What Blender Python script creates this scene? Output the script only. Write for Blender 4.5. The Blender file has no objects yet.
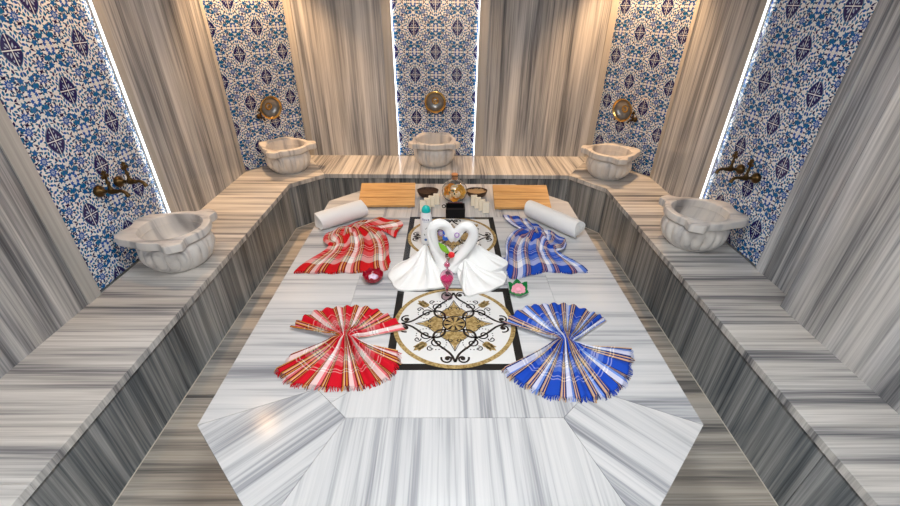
import bpy, bmesh, math, random
from mathutils import Vector, Matrix
PI=math.pi; S=math.sin; Cs=math.cos
rnd=random.Random(7)
scn=bpy.context.scene
COL=scn.collection
# ------------------------------------------------------------------ helpers
def link(o,parent=None):
    COL.objects.link(o)
    if parent is not None: o.parent=parent
    return o
def mesh_obj(name,verts,faces,mats,parent=None,uvs=None,fm=None,smooth=False):
    me=bpy.data.meshes.new(name)
    me.from_pydata([tuple(v) for v in verts],[],faces)
    if not isinstance(mats,(list,tuple)): mats=[mats]
    for m in mats: me.materials.append(m)
    if fm is not None:
        me.polygons.foreach_set('material_index',fm)
    if uvs is not None:
        ul=me.uv_layers.new(name='UVMap')
        flat=[]
        for f in uvs:
            for u in f: flat+= [u[0],u[1]]
        ul.data.foreach_set('uv',flat)
    if smooth: me.polygons.foreach_set('use_smooth',[True]*len(me.polygons))
    me.update()
    o=bpy.data.objects.new(name,me)
    return link(o,parent)
def empty(name,loc=(0,0,0),rz=0,label=None,cat=None,group=None):
    o=bpy.data.objects.new(name,None); o.empty_display_size=.1
    o.location=loc; o.rotation_euler=(0,0,rz); COL.objects.link(o)
    tag(o,label,cat,group); return o
def tag(o,label=None,cat=None,group=None,kind=None):
    if label: o['label']=label
    if cat: o['category']=cat
    if group: o['group']=group
    if kind: o['kind']=kind
    return o
def smooth(o,ang=None):
    o.data.polygons.foreach_set('use_smooth',[True]*len(o.data.polygons))
    if ang is not None:
        try: o.data.set_sharp_from_angle(angle=ang)
        except Exception: pass
    return o
class MB:
    """collects shapes with uv and material index"""
    def __init__(s): s.v=[];s.f=[];s.uv=[];s.m=[]
    def poly(s,pts,uv=None,mi=0):
        b=len(s.v); s.v+= [tuple(p) for p in pts]
        s.f.append(list(range(b,b+len(pts)))); s.uv.append(uv or [(0,0)]*len(pts)); s.m.append(mi)
    def grid(s,rows,uvr=None,mi=0,closed=False,wrap=False):
        b=len(s.v); n=len(rows[0]); R=len(rows)
        for r in rows: s.v+=[tuple(p) for p in r]
        for i in range(R if wrap else R-1):
            i2=(i+1)%R
            for j in range(n if closed else n-1):
                j2=(j+1)%n
                s.f.append([b+i*n+j,b+i*n+j2,b+i2*n+j2,b+i2*n+j])
                if uvr: s.uv.append([uvr[i][j],uvr[i][j2],uvr[i2][j2],uvr[i2][j]])
                else: s.uv.append([(0,0)]*4)
                s.m.append(mi)
    def prism(s,poly,z0,z1,vein=(1,0),seed=(0,0),mi=0,sideuv=True):
        """poly CCW in xy, extruded; uv.x = across the veins"""
        ax,ay=vein; cx,cy=-ay,ax
        U=lambda x,y,z: (x*cx+y*cy+seed[0], x*ax+y*ay+z+seed[1])
        n=len(poly)
        s.poly([(x,y,z1) for x,y in poly],[U(x,y,0) for x,y in poly],mi)
        s.poly([(x,y,z0) for x,y in reversed(poly)],[U(x,y,0) for x,y in reversed(poly)],mi)
        for i in range(n):
            a=poly[i];b=poly[(i+1)%n]
            s.poly([(a[0],a[1],z0),(b[0],b[1],z0),(b[0],b[1],z1),(a[0],a[1],z1)],[U(*a,z0-z1),U(*b,z0-z1),U(*b,0),U(*a,0)],mi)
    def box(s,c,d,M=None,mi=0):
        x,y,z=c;a,b,e=d[0]/2,d[1]/2,d[2]/2
        P=[Vector((x+i*a,y+j*b,z+k*e)) for i in(-1,1) for j in(-1,1) for k in(-1,1)]
        if M is not None: P=[M@p for p in P]
        for q in [(0,1,3,2),(4,6,7,5),(0,4,5,1),(2,3,7,6),(0,2,6,4),(1,5,7,3)]:
            pts=[P[i] for i in q]; s.poly(pts,[(p.x,p.y+p.z) for p in pts],mi)
    def lathe(s,prof,seg=32,c=(0,0,0),M=None,mi=0,rad=None):
        rows=[]
        for r,z in prof:
            row=[]
            for k in range(seg):
                t=2*PI*k/seg; rr=r*(rad(t,z) if rad else 1)
                p=Vector((c[0]+rr*Cs(t),c[1]+rr*S(t),c[2]+z))
                row.append(M@p if M is not None else p)
            rows.append(row)
        s.grid(rows,None,mi,closed=True)
        s.poly(list(reversed(rows[0])),None,mi); s.poly(rows[-1],None,mi)
    def tube(s,pts,rads,seg=12,mi=0,caps=True):
        pts=[Vector(p) for p in pts]; n=len(pts); rows=[]
        if not isinstance(rads,(list,tuple)): rads=[rads]*n
        t=(pts[1]-pts[0]).normalized()
        up=Vector((0,0,1)) if abs(t.z)<.9 else Vector((0,1,0))
        a=t.cross(up).normalized()
        for i in range(n):
            t=(pts[min(i+1,n-1)]-pts[max(i-1,0)]).normalized()
            a=(a-t*a.dot(t)).normalized(); b=t.cross(a)
            rows.append([pts[i]+(a*Cs(2*PI*k/seg)+b*S(2*PI*k/seg))*rads[i] for k in range(seg)])
        L=0;uvr=[]
        for i in range(n):
            if i: L+=(pts[i]-pts[i-1]).length
            uvr.append([(k/seg,L) for k in range(seg)])
        s.grid(rows,uvr,mi,closed=True)
        if caps: s.poly(list(reversed(rows[0])),None,mi); s.poly(rows[-1],None,mi)
    def ball(s,c,r,seg=16,ring=10,mi=0,sc=(1,1,1)):
        rows=[[ (c[0]+r*sc[0]*S(PI*i/ring)*Cs(2*PI*k/seg),c[1]+r*sc[1]*S(PI*i/ring)*S(2*PI*k/seg),c[2]-r*sc[2]*Cs(PI*i/ring)) for k in range(seg)] for i in range(1,ring)]
        s.grid(rows,None,mi,closed=True); s.poly(list(reversed(rows[0])),None,mi); s.poly(rows[-1],None,mi)
    def build(s,name,mats,parent=None,sm=None):
        o=mesh_obj(name,s.v,s.f,mats,parent,s.uv,s.m)
        if sm is not None: smooth(o,sm)
        return o
def spline(pts,n):
    """Catmull-Rom through pts -> n points"""
    pts=[Vector(p) for p in pts]; P=[pts[0]*2-pts[1]]+pts+[pts[-1]*2-pts[-2]]; out=[]
    for k in range(n):
        t=k/(n-1)*(len(pts)-1); i=min(int(t),len(pts)-2); f=t-i
        a,b,c,d=P[i:i+4]
        out.append(.5*((2*b)+(c-a)*f+(2*a-5*b+4*c-d)*f*f+(-a+3*b-3*c+d)*f**3))
    return out
def bevel(o,w,seg=2,ang=.6):
    m=o.modifiers.new('bevel','BEVEL'); m.width=w; m.segments=seg; m.limit_method='ANGLE'; m.angle_limit=ang
    return o
def orient(o):
    bm=bmesh.new(); bm.from_mesh(o.data); bmesh.ops.remove_doubles(bm,verts=bm.verts,dist=1e-5)
    bmesh.ops.recalc_face_normals(bm,faces=bm.faces); bm.to_mesh(o.data); bm.free(); return o
# ------------------------------------------------------------------ materials
def nt(name):
    m=bpy.data.materials.new(name); m.use_nodes=True; t=m.node_tree
    return m,t,t.nodes['Principled BSDF']
def plain(name,col,rough=.5,metal=0,spec=.5,**k):
    m,t,b=nt(name); b.inputs['Base Color'].default_value=(*col,1); b.inputs['Roughness'].default_value=rough
    b.inputs['Metallic'].default_value=metal; b.inputs['Specular IOR Level'].default_value=spec
    for kk,v in k.items(): b.inputs[kk.replace('_',' ')].default_value=v
    return m
def N(t,typ,**k):
    n=t.nodes.new(typ)
    for a,v in k.items(): setattr(n,a,v)
    return n
def ramp(t,stops,interp='LINEAR'):
    r=N(t,'ShaderNodeValToRGB'); cr=r.color_ramp; cr.interpolation=interp
    while len(cr.elements)>1: cr.elements.remove(cr.elements[-1])
    cr.elements[0].position=stops[0][0]; cr.elements[0].color=(*stops[0][1],1)
    for p,c in stops[1:]:
        e=cr.elements.new(p); e.color=(*c,1)
    return r
def marble(name,stops,tint,rough=.16,f1=9,f2=45,f3=160,tamt=.6,spec=.5):
    """striped marble: uv.x runs across the veins"""
    m,t,b=nt(name); L=t.links.new
    uv=N(t,'ShaderNodeUVMap'); 
    def noise(sx,sy,det,seed,rg=.5):
        mp=N(t,'ShaderNodeMapping'); mp.inputs['Scale'].default_value=(sx,sy,1); mp.inputs['Location'].default_value=(seed,seed*1.7,seed)
        L(uv.outputs[0],mp.inputs[0]); n=N(t,'ShaderNodeTexNoise'); n.inputs['Scale'].default_value=1; n.inputs['Detail'].default_value=det
        n.inputs['Roughness'].default_value=rg; L(mp.outputs[0],n.inputs[0]); return n.outputs[0]
    a=noise(f1,.35,2,3.1); c=noise(f2,.7,4,7.7,.62); d=noise(f3,1.2,3,1.3,.6)
    def mth(op,x,y):
        n=N(t,'ShaderNodeMath',operation=op)
        for i,q in enumerate((x,y)):
            if isinstance(q,(int,float)): n.inputs[i].default_value=q
            else: L(q,n.inputs[i])
        return n.outputs[0]
    v=mth('ADD',mth('ADD',mth('MULTIPLY',a,.36),mth('MULTIPLY',c,.44)),mth('MULTIPLY',d,.24))
    r=ramp(t,stops); L(v,r.inputs[0])
    w=noise(f1*.6,.5,2,11.3); rw=ramp(t,[(.38,(0,0,0)),(.62,(1,1,1))]); L(w,rw.inputs[0])
    mx=N(t,'ShaderNodeMix',data_type='RGBA',blend_type='MULTIPLY')
    L(mth('MULTIPLY',rw.outputs[0],tamt),mx.inputs[0]); L(r.outputs[0],mx.inputs[6]); mx.inputs[7].default_value=(*tint,1)
    L(mx.outputs[2],b.inputs['Base Color']); b.inputs['Roughness'].default_value=rough; b.inputs['Specular IOR Level'].default_value=spec
    return m
def G(v,r=0,b=0): return (v+r,v,v+b)
M_table=marble('polished_white_striped_marble',[(.38,(.23,.24,.265)),(.44,(.36,.37,.395)),(.475,(.45,.46,.48)),(.50,(.53,.54,.555)),(.55,(.59,.595,.605)),(.62,(.64,.64,.645))],(.95,.945,.93),rough=.16,tamt=.3,f1=5,f2=24,f3=110)
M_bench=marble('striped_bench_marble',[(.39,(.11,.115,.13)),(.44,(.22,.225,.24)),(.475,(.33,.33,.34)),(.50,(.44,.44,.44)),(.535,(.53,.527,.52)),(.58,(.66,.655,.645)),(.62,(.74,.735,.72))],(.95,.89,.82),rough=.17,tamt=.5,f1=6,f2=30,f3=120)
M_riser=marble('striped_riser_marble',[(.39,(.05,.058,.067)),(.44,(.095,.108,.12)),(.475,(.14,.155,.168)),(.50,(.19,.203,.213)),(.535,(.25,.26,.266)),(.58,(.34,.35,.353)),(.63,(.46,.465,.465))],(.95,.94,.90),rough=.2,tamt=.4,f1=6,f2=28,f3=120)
M_wall=marble('striped_wall_marble',[(.39,(.10,.105,.118)),(.44,(.20,.208,.225)),(.475,(.29,.298,.315)),(.50,(.38,.385,.40)),(.535,(.47,.475,.485)),(.58,(.60,.60,.61)),(.63,(.72,.72,.72))],(.93,.87,.79),rough=.2,tamt=.6,f1=5,f2=22,f3=100)
M_floor=marble('striped_floor_marble',[(.39,(.09,.09,.092)),(.44,(.18,.18,.18)),(.475,(.26,.255,.245)),(.50,(.33,.32,.305)),(.535,(.40,.39,.365)),(.59,(.52,.50,.47))],(.92,.83,.72),rough=.2,tamt=.6,f1=5,f2=26,f3=100)
M_trim=marble('cream_trim_marble',[(.36,(.34,.33,.315)),(.5,(.46,.445,.42)),(.66,(.56,.545,.52))],(.94,.88,.80),rough=.2,tamt=.5)
M_grout=plain('cream_grout',(.62,.58,.50),.7)
M_dgrout=plain('dark_joint',(.10,.09,.07),.8)
M_plaster=plain('white_ceiling_paint',(.80,.79,.77),.7)
def basin_mat():
    m,t,b=nt('carved_basin_marble'); L=t.links.new
    tc=N(t,'ShaderNodeTexCoord'); mp=N(t,'ShaderNodeMapping'); mp.inputs['Scale'].default_value=(24,5,2); mp.inputs['Rotation'].default_value=(.05,.08,.5)
    L(tc.outputs['Object'],mp.inputs[0]); n=N(t,'ShaderNodeTexNoise'); n.inputs['Scale'].default_value=1; n.inputs['Detail'].default_value=4; n.inputs['Distortion'].default_value=.6
    L(mp.outputs[0],n.inputs[0])
    r=ramp(t,[(.30,(.28,.27,.27)),(.37,(.50,.48,.47)),(.46,(.70,.67,.64)),(.62,(.78,.74,.69))]); L(n.outputs[0],r.inputs[0]); L(r.outputs[0],b.inputs['Base Color'])
    b.inputs['Roughness'].default_value=.3
    return m
M_basin=basin_mat()
M_white=plain('tile_white_glaze',(.88,.89,.89),.12)
M_teal=plain('tile_teal_glaze',(.006,.15,.34),.12)
M_blue=plain('tile_blue_glaze',(.015,.10,.42),.12)
M_navy=plain('tile_navy_glaze',(.016,.010,.10),.12)
M_pale=plain('tile_pale_blue_glaze',(.42,.50,.66),.12)
M_joint=plain('tile_joint',(.66,.66,.62),.6)
TILES=[M_white,M_teal,M_blue,M_navy,M_pale,M_joint]
def emit(name,col,st):
    m,t,b=nt(name); b.inputs['Base Color'].default_value=(*col,1); b.inputs['Emission Color'].default_value=(*col,1); b.inputs['Emission Strength'].default_value=st; return m
M_led=emit('cool_white_led',(.93,.97,1),3)
M_lampw=emit('warm_lamp_glass',(1,.72,.42),10)
M_fill=emit('fill_light_glow',(1,.95,.88),9)  # glowing face of the two added fill lights
M_steel=plain('brushed_steel',(.6,.6,.6),.3,1)
M_bronze=plain('aged_bronze',(.10,.06,.024),.34,1)
M_brass=plain('polished_brass',(.72,.43,.13),.22,1)
M_silver=plain('tinned_copper',(.34,.33,.32),.36,1)
def wood_mat():
    m,t,b=nt('honey_pine'); L=t.links.new
    tc=N(t,'ShaderNodeTexCoord'); mp=N(t,'ShaderNodeMapping'); mp.inputs['Scale'].default_value=(6,70,70); L(tc.outputs['Object'],mp.inputs[0])
    n=N(t,'ShaderNodeTexNoise'); n.inputs['Scale'].default_value=1; n.inputs['Detail'].default_value=3; L(mp.outputs[0],n.inputs[0])
    r=ramp(t,[(.3,(.50,.26,.09)),(.6,(.66,.38,.14))]); L(n.outputs[0],r.inputs[0]); L(r.outputs[0],b.inputs['Base Color']); b.inputs['Roughness'].default_value=.45
    return m
M_wood=wood_mat()
def terry():
    m,t,b=nt('white_terry_cloth'); L=t.links.new
    b.inputs['Base Color'].default_value=(.83,.83,.82,1); b.inputs['Roughness'].default_value=.95; b.inputs['Specular IOR Level'].default_value=.1
    tc=N(t,'ShaderNodeTexCoord'); n=N(t,'ShaderNodeTexNoise'); n.inputs['Scale'].default_value=420; n.inputs['Detail'].default_value=2; L(tc.outputs['Object'],n.inputs[0])
    bp=N(t,'ShaderNodeBump'); bp.inputs['Strength'].default_value=.35; bp.inputs['Distance'].default_value=.002; L(n.outputs[0],bp.inputs['Height']); L(bp.outputs[0],b.inputs['Normal'])
    return m
M_terry=terry()
def plaid(name,main,light,white,lines,mix=.30,big=False):
    """woven checked cotton: uv.x across the warp, uv.y along it"""
    m,t,b=nt(name); L=t.links.new
    uv=N(t,'ShaderNodeUVMap'); sp=N(t,'ShaderNodeSeparateXYZ'); L(uv.outputs[0],sp.inputs[0])
    k,y,w=lines
    def group(p):  # thin line group starting at p
        q=[];x=p
        for c in (k,y,w,k,y,k): q.append((x,c)); x+=.033*(1.25 if c is k else .85)
        return q
    warp=[(0,main)]+group(.13)+[(.337,white),(.49,light)]+group(.57)+[(.777,main)]
    weft=[(0,main),(.24,white),(.26,main),(.30,white),(.32,main),(.40,light),(.50,white),(.55,k),(.563,white),(.60,k),(.613,white),(.65,light),(.74,main),(.80,white),(.82,main)]
    if big: weft=[(0,main),(.20,white),(.34,k),(.352,white),(.38,light),(.50,main),(.56,white),(.575,main),(.62,white),(.635,main),(.70,light),(.80,white),(.92,main)]
    outs=[]
    for ax,st in ((0,warp),(1,weft)):
        f=N(t,'ShaderNodeMath',operation='FRACT'); L(sp.outputs[ax],f.inputs[0])
        r=ramp(t,sorted(st,key=lambda s:s[0]),'CONSTANT'); L(f.outputs[0],r.inputs[0]); outs.append(r.outputs[0])
    mx=N(t,'ShaderNodeMix',data_type='RGBA'); mx.inputs[0].default_value=mix; L(outs[0],mx.inputs[6]); L(outs[1],mx.inputs[7])
    L(mx.outputs[2],b.inputs['Base Color']); b.inputs['Roughness'].default_value=.85; b.inputs['Specular IOR Level'].default_value=.15
    return m
M_red=plaid('red_checked_cotton',(.56,.006,.018),(.72,.20,.22),(.82,.77,.75),((.012,.008,.008),(.62,.38,.05),(.66,.52,.40)))
M_bluec=plaid('blue_checked_cotton',(.012,.065,.45),(.20,.33,.72),(.80,.80,.86),((.008,.008,.02),(.78,.46,.06),(.74,.48,.22)))
M_red2=plaid('red_checked_cotton_wide',(.55,.008,.012),(.72,.20,.20),(.82,.77,.75),((.012,.008,.008),(.55,.34,.06),(.66,.52,.40)),.38,True)
M_blue2=plaid('blue_checked_cotton_wide',(.012,.065,.42),(.16,.26,.62),(.80,.80,.86),((.02,.015,.03),(.60,.26,.06),(.56,.30,.14)),.38,True)
M_black=plain('black_marble_border',(.012,.012,.012),.12)
M_gold=None
def gold_mat():
    m,t,b=nt('gold_brown_mosaic'); L=t.links.new
    tc=N(t,'ShaderNodeTexCoord'); n=N(t,'ShaderNodeTexNoise'); n.inputs['Scale'].default_value=90; n.inputs['Detail'].default_value=3; L(tc.outputs['Object'],n.inputs[0])
    r=ramp(t,[(.35,(.22,.14,.045)),(.65,(.46,.33,.14))]); L(n.outputs[0],r.inputs[0]); L(r.outputs[0],b.inputs['Base Color']); b.inputs['Roughness'].default_value=.25
    return m
M_gold=gold_mat()
M_iw=plain('inlay_white_marble',(.70,.70,.69),.12)
M_ink=plain('inlay_dark_brown',(.022,.016,.013),.2)
def glass(name,col,rough=.02,ior=1.45,mix=None):
    m,t,b=nt(name); b.inputs['Base Color'].default_value=(*col,1); b.inputs['Transmission Weight'].default_value=1; b.inputs['Roughness'].default_value=rough; b.inputs['IOR'].default_value=ior
    return m

# ------------------------------------------------------------------ camera
CAM=(0,0,1.72)
import mathutils
f_,pi_,ya,ro=416.163,.5425,.0124,.0099
F=Vector((S(ya)*Cs(pi_),Cs(ya)*Cs(pi_),-S(pi_))); R0=Vector((Cs(ya),-S(ya),0)); U0=R0.cross(F)
R=R0*Cs(ro)+U0*S(ro); U=-R0*S(ro)+U0*Cs(ro)
cd=bpy.data.cameras.new('camera'); cam=bpy.data.objects.new('camera',cd); COL.objects.link(cam)
cd.sensor_width=36; cd.lens=36*f_/900; cd.clip_start=.02; cd.clip_end=50
cam.matrix_world=Matrix(((R.x,U.x,-F.x,CAM[0]),(R.y,U.y,-F.y,CAM[1]),(R.z,U.z,-F.z,CAM[2]),(0,0,0,1)))
scn.camera=cam

# ------------------------------------------------------------------ room shell
B=.42; T=.485; HC=2.35; YF=-1.6
XL,XR=-1.773,1.789
WL=(XL,3.54); WC=(-1.351,4.014); WD=(1.43,4.014); WR=(XR,3.46)
SEED=[0.0]
def seed():
    SEED[0]+=3.37; return SEED[0]
class Wall:
    """a wall face from p0 to p1 (seen from inside left to right)"""
    def __init__(s,p0,p1):
        s.p=Vector((*p0,0)); q=Vector((*p1,0)); s.L=(q-s.p).length; s.d=(q-s.p)/s.L; s.n=Vector((s.d.y,-s.d.x,0))
    def at(s,a,z,o=0): return s.p+s.d*a+s.n*o+Vector((0,0,z))
    def slab(s,mb,a0,a1,z0,z1,o,th,mi=0,horizontal=False):
        sd=seed(); P=[[s.at(a,z,oo) for oo in (o-th,o)] for a,z in ((a0,z0),(a1,z0),(a1,z1),(a0,z1))]
        uv=lambda a,z:(a+sd,z+sd) if not horizontal else (z+sd,a+sd)
        co=[(a0,z0),(a1,z0),(a1,z1),(a0,z1)]
        mb.poly([P[i][1] for i in range(4)],[uv(*c) for c in co],mi)
        mb.poly([P[i][0] for i in (3,2,1,0)],[uv(*co[i]) for i in (3,2,1,0)],mi)
        for i in range(4):
            j=(i+1)%4
            mb.poly([P[i][0],P[j][0],P[j][1],P[i][1]],[uv(*co[i]),uv(*co[j]),uv(*co[j]),uv(*co[i])],mi)
walls={'left':Wall((XL,YF),WL),'back_left':Wall(WL,WC),'back':Wall(WC,WD),'back_right':Wall(WD,WR),'right':Wall(WR,(XR,YF)),'front':Wall((XR,YF),(XL,YF))}
ZT=HC
backs={}
for k,w in walls.items():
    mb=MB(); ex=.10 if k in('left','right','front') else .0
    w.slab(mb,-ex if k!='left' else -.1,w.L+(0 if k!='right' else .1),0,ZT,-.045,.08)
    backs[k]=tag(mb.build('wall_'+k,M_plaster),kind='structure')
# ---- iznik tile motif in one 187 mm tile, medallion quarters at (0,0) and (a,a)
TA=.187
def lensq(w,h,n=9):
    return [(w*Cs(PI/2*i/n)**.85,h*(i/n)) for i in range(n+1)]+[(0,0)]
def leaf(cx,cy,L,w,ang,n=4):
    out=[]
    for sgn in (1,-1):
        for i in range(n+1):
            if (sgn==-1 and i==0) or (sgn==-1 and i==n): continue
            t=i/n if sgn==1 else 1-i/n
            x=(t-.5)*L; y=sgn*w*.5*S(PI*t)
            out.append((cx+x*Cs(ang)-y*S(ang),cy+x*S(ang)+y*Cs(ang)))
    return out
def starp(cx,cy,r0,r1,n,ph=0):
    return [(cx+(r1 if i%2==0 else r0)*Cs(ph+PI*i/n),cy+(r1 if i%2==0 else r0)*S(ph+PI*i/n)) for i in range(2*n)]
def stroke(pts,w):
    L=[];Rr=[]
    for i,(x,y) in enumerate(pts):
        a=pts[max(i-1,0)];b=pts[min(i+1,len(pts)-1)]; dx,dy=b[0]-a[0],b[1]-a[1]; l=math.hypot(dx,dy) or 1
        nx,ny=-dy/l*w/2,dx/l*w/2; L.append((x+nx,y+ny)); Rr.append((x-nx,y-ny))
    return [[L[i],L[i+1],Rr[i+1],Rr[i]] for i in range(len(pts)-1)]
def motif():
    out=[]  # (layer, mat, pts) in tile units
    g=.0022; rr=random.Random(5)
    def addm(layer,mi,pts): out.append((layer,mi,pts))
    half=[]
    def H(layer,mi,pts): half.append((layer,mi,pts))
    # medallion quarter
    for s,mi,ly in ((1.06,1,1),(.99,0,2),(.92,3,3)):
        gg=g if mi==3 else 0
        H(ly,mi,[(x+gg,y+gg) if mi==3 else (x,y) for x,y in lensq(.046*s,.066*s)])
    H(4,4,leaf(.013,.018,.024,.009,1.15)); H(4,4,leaf(.024,.011,.012,.007,.5)); H(4,4,leaf(.012,.040,.012,.006,1.4))
    # leaves beside the medallion
    for t,mi in ((.05,1),(.20,3),(.34,1),(.48,2),(.62,1),(.76,3),(.92,1)):
        a=t*PI/2; x=(.051 if mi!=3 else .057)*Cs(a)**.85; y=(.071 if mi!=3 else .078)*S(a)
        H(1,mi,leaf(x,y,.019,.010 if mi!=3 else .005,a+(.5 if mi!=3 else 1.6)))
    for t,mi in ((.12,2),(.30,1),(.47,1),(.64,3),(.80,1),(.95,2)):
        a=t*PI/2; x=.068*Cs(a)**.85; y=.091*S(a)
        H(1,mi,leaf(x,y,.022,.012,a+(.9 if mi!=2 else -.5)))
    # serrated rosette
    H(2,2,starp(.102,.066,.014,.024,9)); H(3,4,starp(.102,.066,.007,.012,8,.3)); H(4,2,starp(.102,.066,.002,.005,5))
    for k in range(7):
        a=2*PI*k/7+.2; H(1,1 if k%2 else 3,leaf(.102+.031*Cs(a),.066+.031*S(a),.018,.008,a))
    # star flower with bent rays near the lower corner
    H(2,1,starp(.122,.020,.010,.018,5,.5)); H(3,2,starp(.122,.020,.005,.010,5))
    for a in (.35,.95,1.6,2.3,2.95,-.35,3.6): H(1,3,leaf(.122+.026*Cs(a),.020+.026*S(a),.028,.006,a))
    # tulip
    H(2,1,[(.146,.030),(.156,.036),(.170,.028),(.170,.046),(.160,.058),(.147,.054),(.140,.042)]); H(3,2,leaf(.157,.045,.018,.008,.9))
    H(1,3,leaf(.166,.066,.024,.005,1.0)); H(1,3,leaf(.150,.068,.020,.004,1.9))
    # bird-like flower near the other corner
    H(2,1,starp(.026,.114,.010,.018,6)); H(3,2,starp(.026,.114,.005,.011,5))
    for a in (.4,1.1,1.9,2.7,-.5): H(1,3,leaf(.026+.026*Cs(a),.114+.026*S(a),.028,.006,a))
    H(2,1,leaf(.058,.104,.030,.018,.8)); H(3,2,leaf(.058,.104,.018,.008,.8))
    H(2,2,starp(.170,.012,.006,.0125,6)); H(2,2,starp(.012,.160,.006,.012,6)); H(1,1,leaf(.012,.138,.020,.008,1.4)); H(1,1,leaf(.034,.146,.018,.009,.5))
    for (x,y,l,w,a,mi) in ((.075,.034,.015,.008,.3,1),(.082,.012,.014,.008,2.0,1),(.090,.030,.013,.007,1.2,1),(.136,.008,.014,.007,.9,1),(.138,.024,.013,.007,2.2,1),(.132,.070,.014,.008,.4,1),(.048,.086,.013,.007,.3,1),(.070,.086,.014,.008,1.9,1),(.074,.058,.015,.008,.6,1),(.078,.074,.010,.006,2.6,2),(.124,.050,.013,.007,1.0,2),(.182,.030,.013,.008,1.3,1),(.180,.056,.014,.008,1.9,1),(.152,.012,.016,.005,.2,3),(.096,.004,.014,.005,.1,3),(.100,.044,.014,.005,1.4,3),(.128,.036,.012,.005,.4,3),(.044,.124,.014,.006,2.4,3),(.046,.138,.013,.008,.9,1),(.070,.108,.013,.008,2.1,1),(.006,.096,.012,.007,1.2,1),(.148,.082,.014,.008,2.6,2),(.088,.092,.013,.006,.6,3)):
        H(1,mi,leaf(x,y,l*1.25,w*1.3,a))
    for pl in (((.056,.066),(.068,.056),(.082,.052),(.092,.058)),((.040,.100),(.052,.094),(.064,.098),(.08,.088)),((.125,.022),(.137,.034),(.146,.040)),((.100,.084),(.094,.092),(.0935,.0935)),((.03,.12),(.036,.132),(.03,.145),(.018,.155))):
        for q in stroke(pl,.0036): H(1,3,q)
    for ly,mi,p in half:
        out.append((ly,mi,p)); out.append((ly,mi,[(TA-x,TA-y) for x,y in p]))
    return out
MOT=motif()
def clip(poly,x0,x1,y0,y1):
    for ax,lim,sg in ((0,x0,1),(0,x1,-1),(1,y0,1),(1,y1,-1)):
        res=[]; n=len(poly)
        for i in range(n):
            a=poly[i];b=poly[(i+1)%n]; ia=(a[ax]-lim)*sg>=0; ib=(b[ax]-lim)*sg>=0
            if ia: res.append(a)
            if ia!=ib:
                t=(lim-a[ax])/(b[ax]-a[ax]); res.append((a[0]+(b[0]-a[0])*t,a[1]+(b[1]-a[1])*t))
        poly=res
        if len(poly)<3: return None
    return poly
def tile_panel(key,a0,a1,z0,z1,off,sc,zc):
    """tile panel a0..a1 on the wall; (sc,zc) is one medallion centre"""
    w=walls[key]; mb=MB()
    w.slab(mb,a0,a1,z0,z1,off-.003,.012,5)
    i0=math.floor((a0-sc)/TA); i1=math.ceil((a1-sc)/TA); j0=math.floor((z0-zc)/TA); j1=math.ceil((z1-zc)/TA)
    for i in range(i0,i1):
        for j in range(j0,j1):
            ox=sc+i*TA; oz=zc+j*TA; g=.0006
            q=clip([(ox+g,oz+g),(ox+TA-g,oz+g),(ox+TA-g,oz+TA-g),(ox+g,oz+TA-g)],a0,a1,z0,z1)
            if not q: continue
            mb.poly([w.at(x,z,off) for x,z in q],None,0)
            mx=i%2; my=j%2
            for ly,mi,p in MOT:
                pp=[((ox+TA-x) if mx else (ox+x),(oz+TA-y) if my else (oz+y)) for x,y in p]
                if mx!=my: pp.reverse()
                pp=clip(pp,max(a0,ox),min(a1,ox+TA),max(z0,oz),min(z1,oz+TA))
                if pp: mb.poly([w.at(x,z,off+.0003*ly) for x,z in pp],None,mi)
    return mb.build('tile_panel',TILES,backs[key])
def panel(key,a0,a1,off=0,th=.045,z0=B,z1=ZT,name='marble_panel'):
    mb=MB(); walls[key].slab(mb,a0,a1,z0,z1,off,th); o=mb.build(name,M_wall,backs[key]); bevel(o,.003,1); return o
TRIM=[0]
def trim(key,a0,a1,off=.006,th=.05,z0=B):
    TRIM[0]+=1
    mb=MB(); walls[key].slab(mb,a0,a1,z0,ZT,off,th); o=mb.build('trim_%d'%TRIM[0],M_trim); bevel(o,.004,2); tag(o,kind='structure'); return o
def led(key,a0,a1,off,th,parent):
    mb=MB(); walls[key].slab(mb,a0,a1,B+.004,ZT,off,th); return mb.build('light_strip',M_led,parent)
# left wall (s = y-YF)
y=lambda v:v-YF
panel('left',0,y(.35)); panel('left',y(.353),y(1.649))
trim('left',y(1.65),y(1.738))
tile_panel('left',y(1.738),y(2.432),B,ZT,-.018,y(1.912),1.160)
tl=trim('left',y(2.438),y(2.492)); led('left',y(2.4315),y(2.4375),.003,.008,tl)
panel('left',y(2.493),y(3.485)); trim('left',y(3.486),y(3.538),.004)
# back left
tile_panel('back_left',-.02,walls['back_left'].L+.02,B,ZT,-.018,.3775,1.159)
# back wall (s = x+1.351)
x_=lambda v:v+1.351
trim('back',x_(-1.351),x_(-1.29),.004); panel('back',x_(-1.289),x_(-.545))
t1=trim('back',x_(-.544),x_(-.465)); t2=trim('back',x_(.281),x_(.36))
led('back',x_(-.462),x_(-.457),-.004,.012,t1); led('back',x_(.273),x_(.278),-.004,.012,t2)
tile_panel('back',x_(-.457),x_(.273),B,ZT,-.018,x_(-.0915),1.345)
panel('back',x_(.361),x_(1.37)); trim('back',x_(1.371),x_(1.43),.004)
# back right
tile_panel('back_right',-.02,walls['back_right'].L+.02,B,ZT,-.018,.243,1.147)
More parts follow.
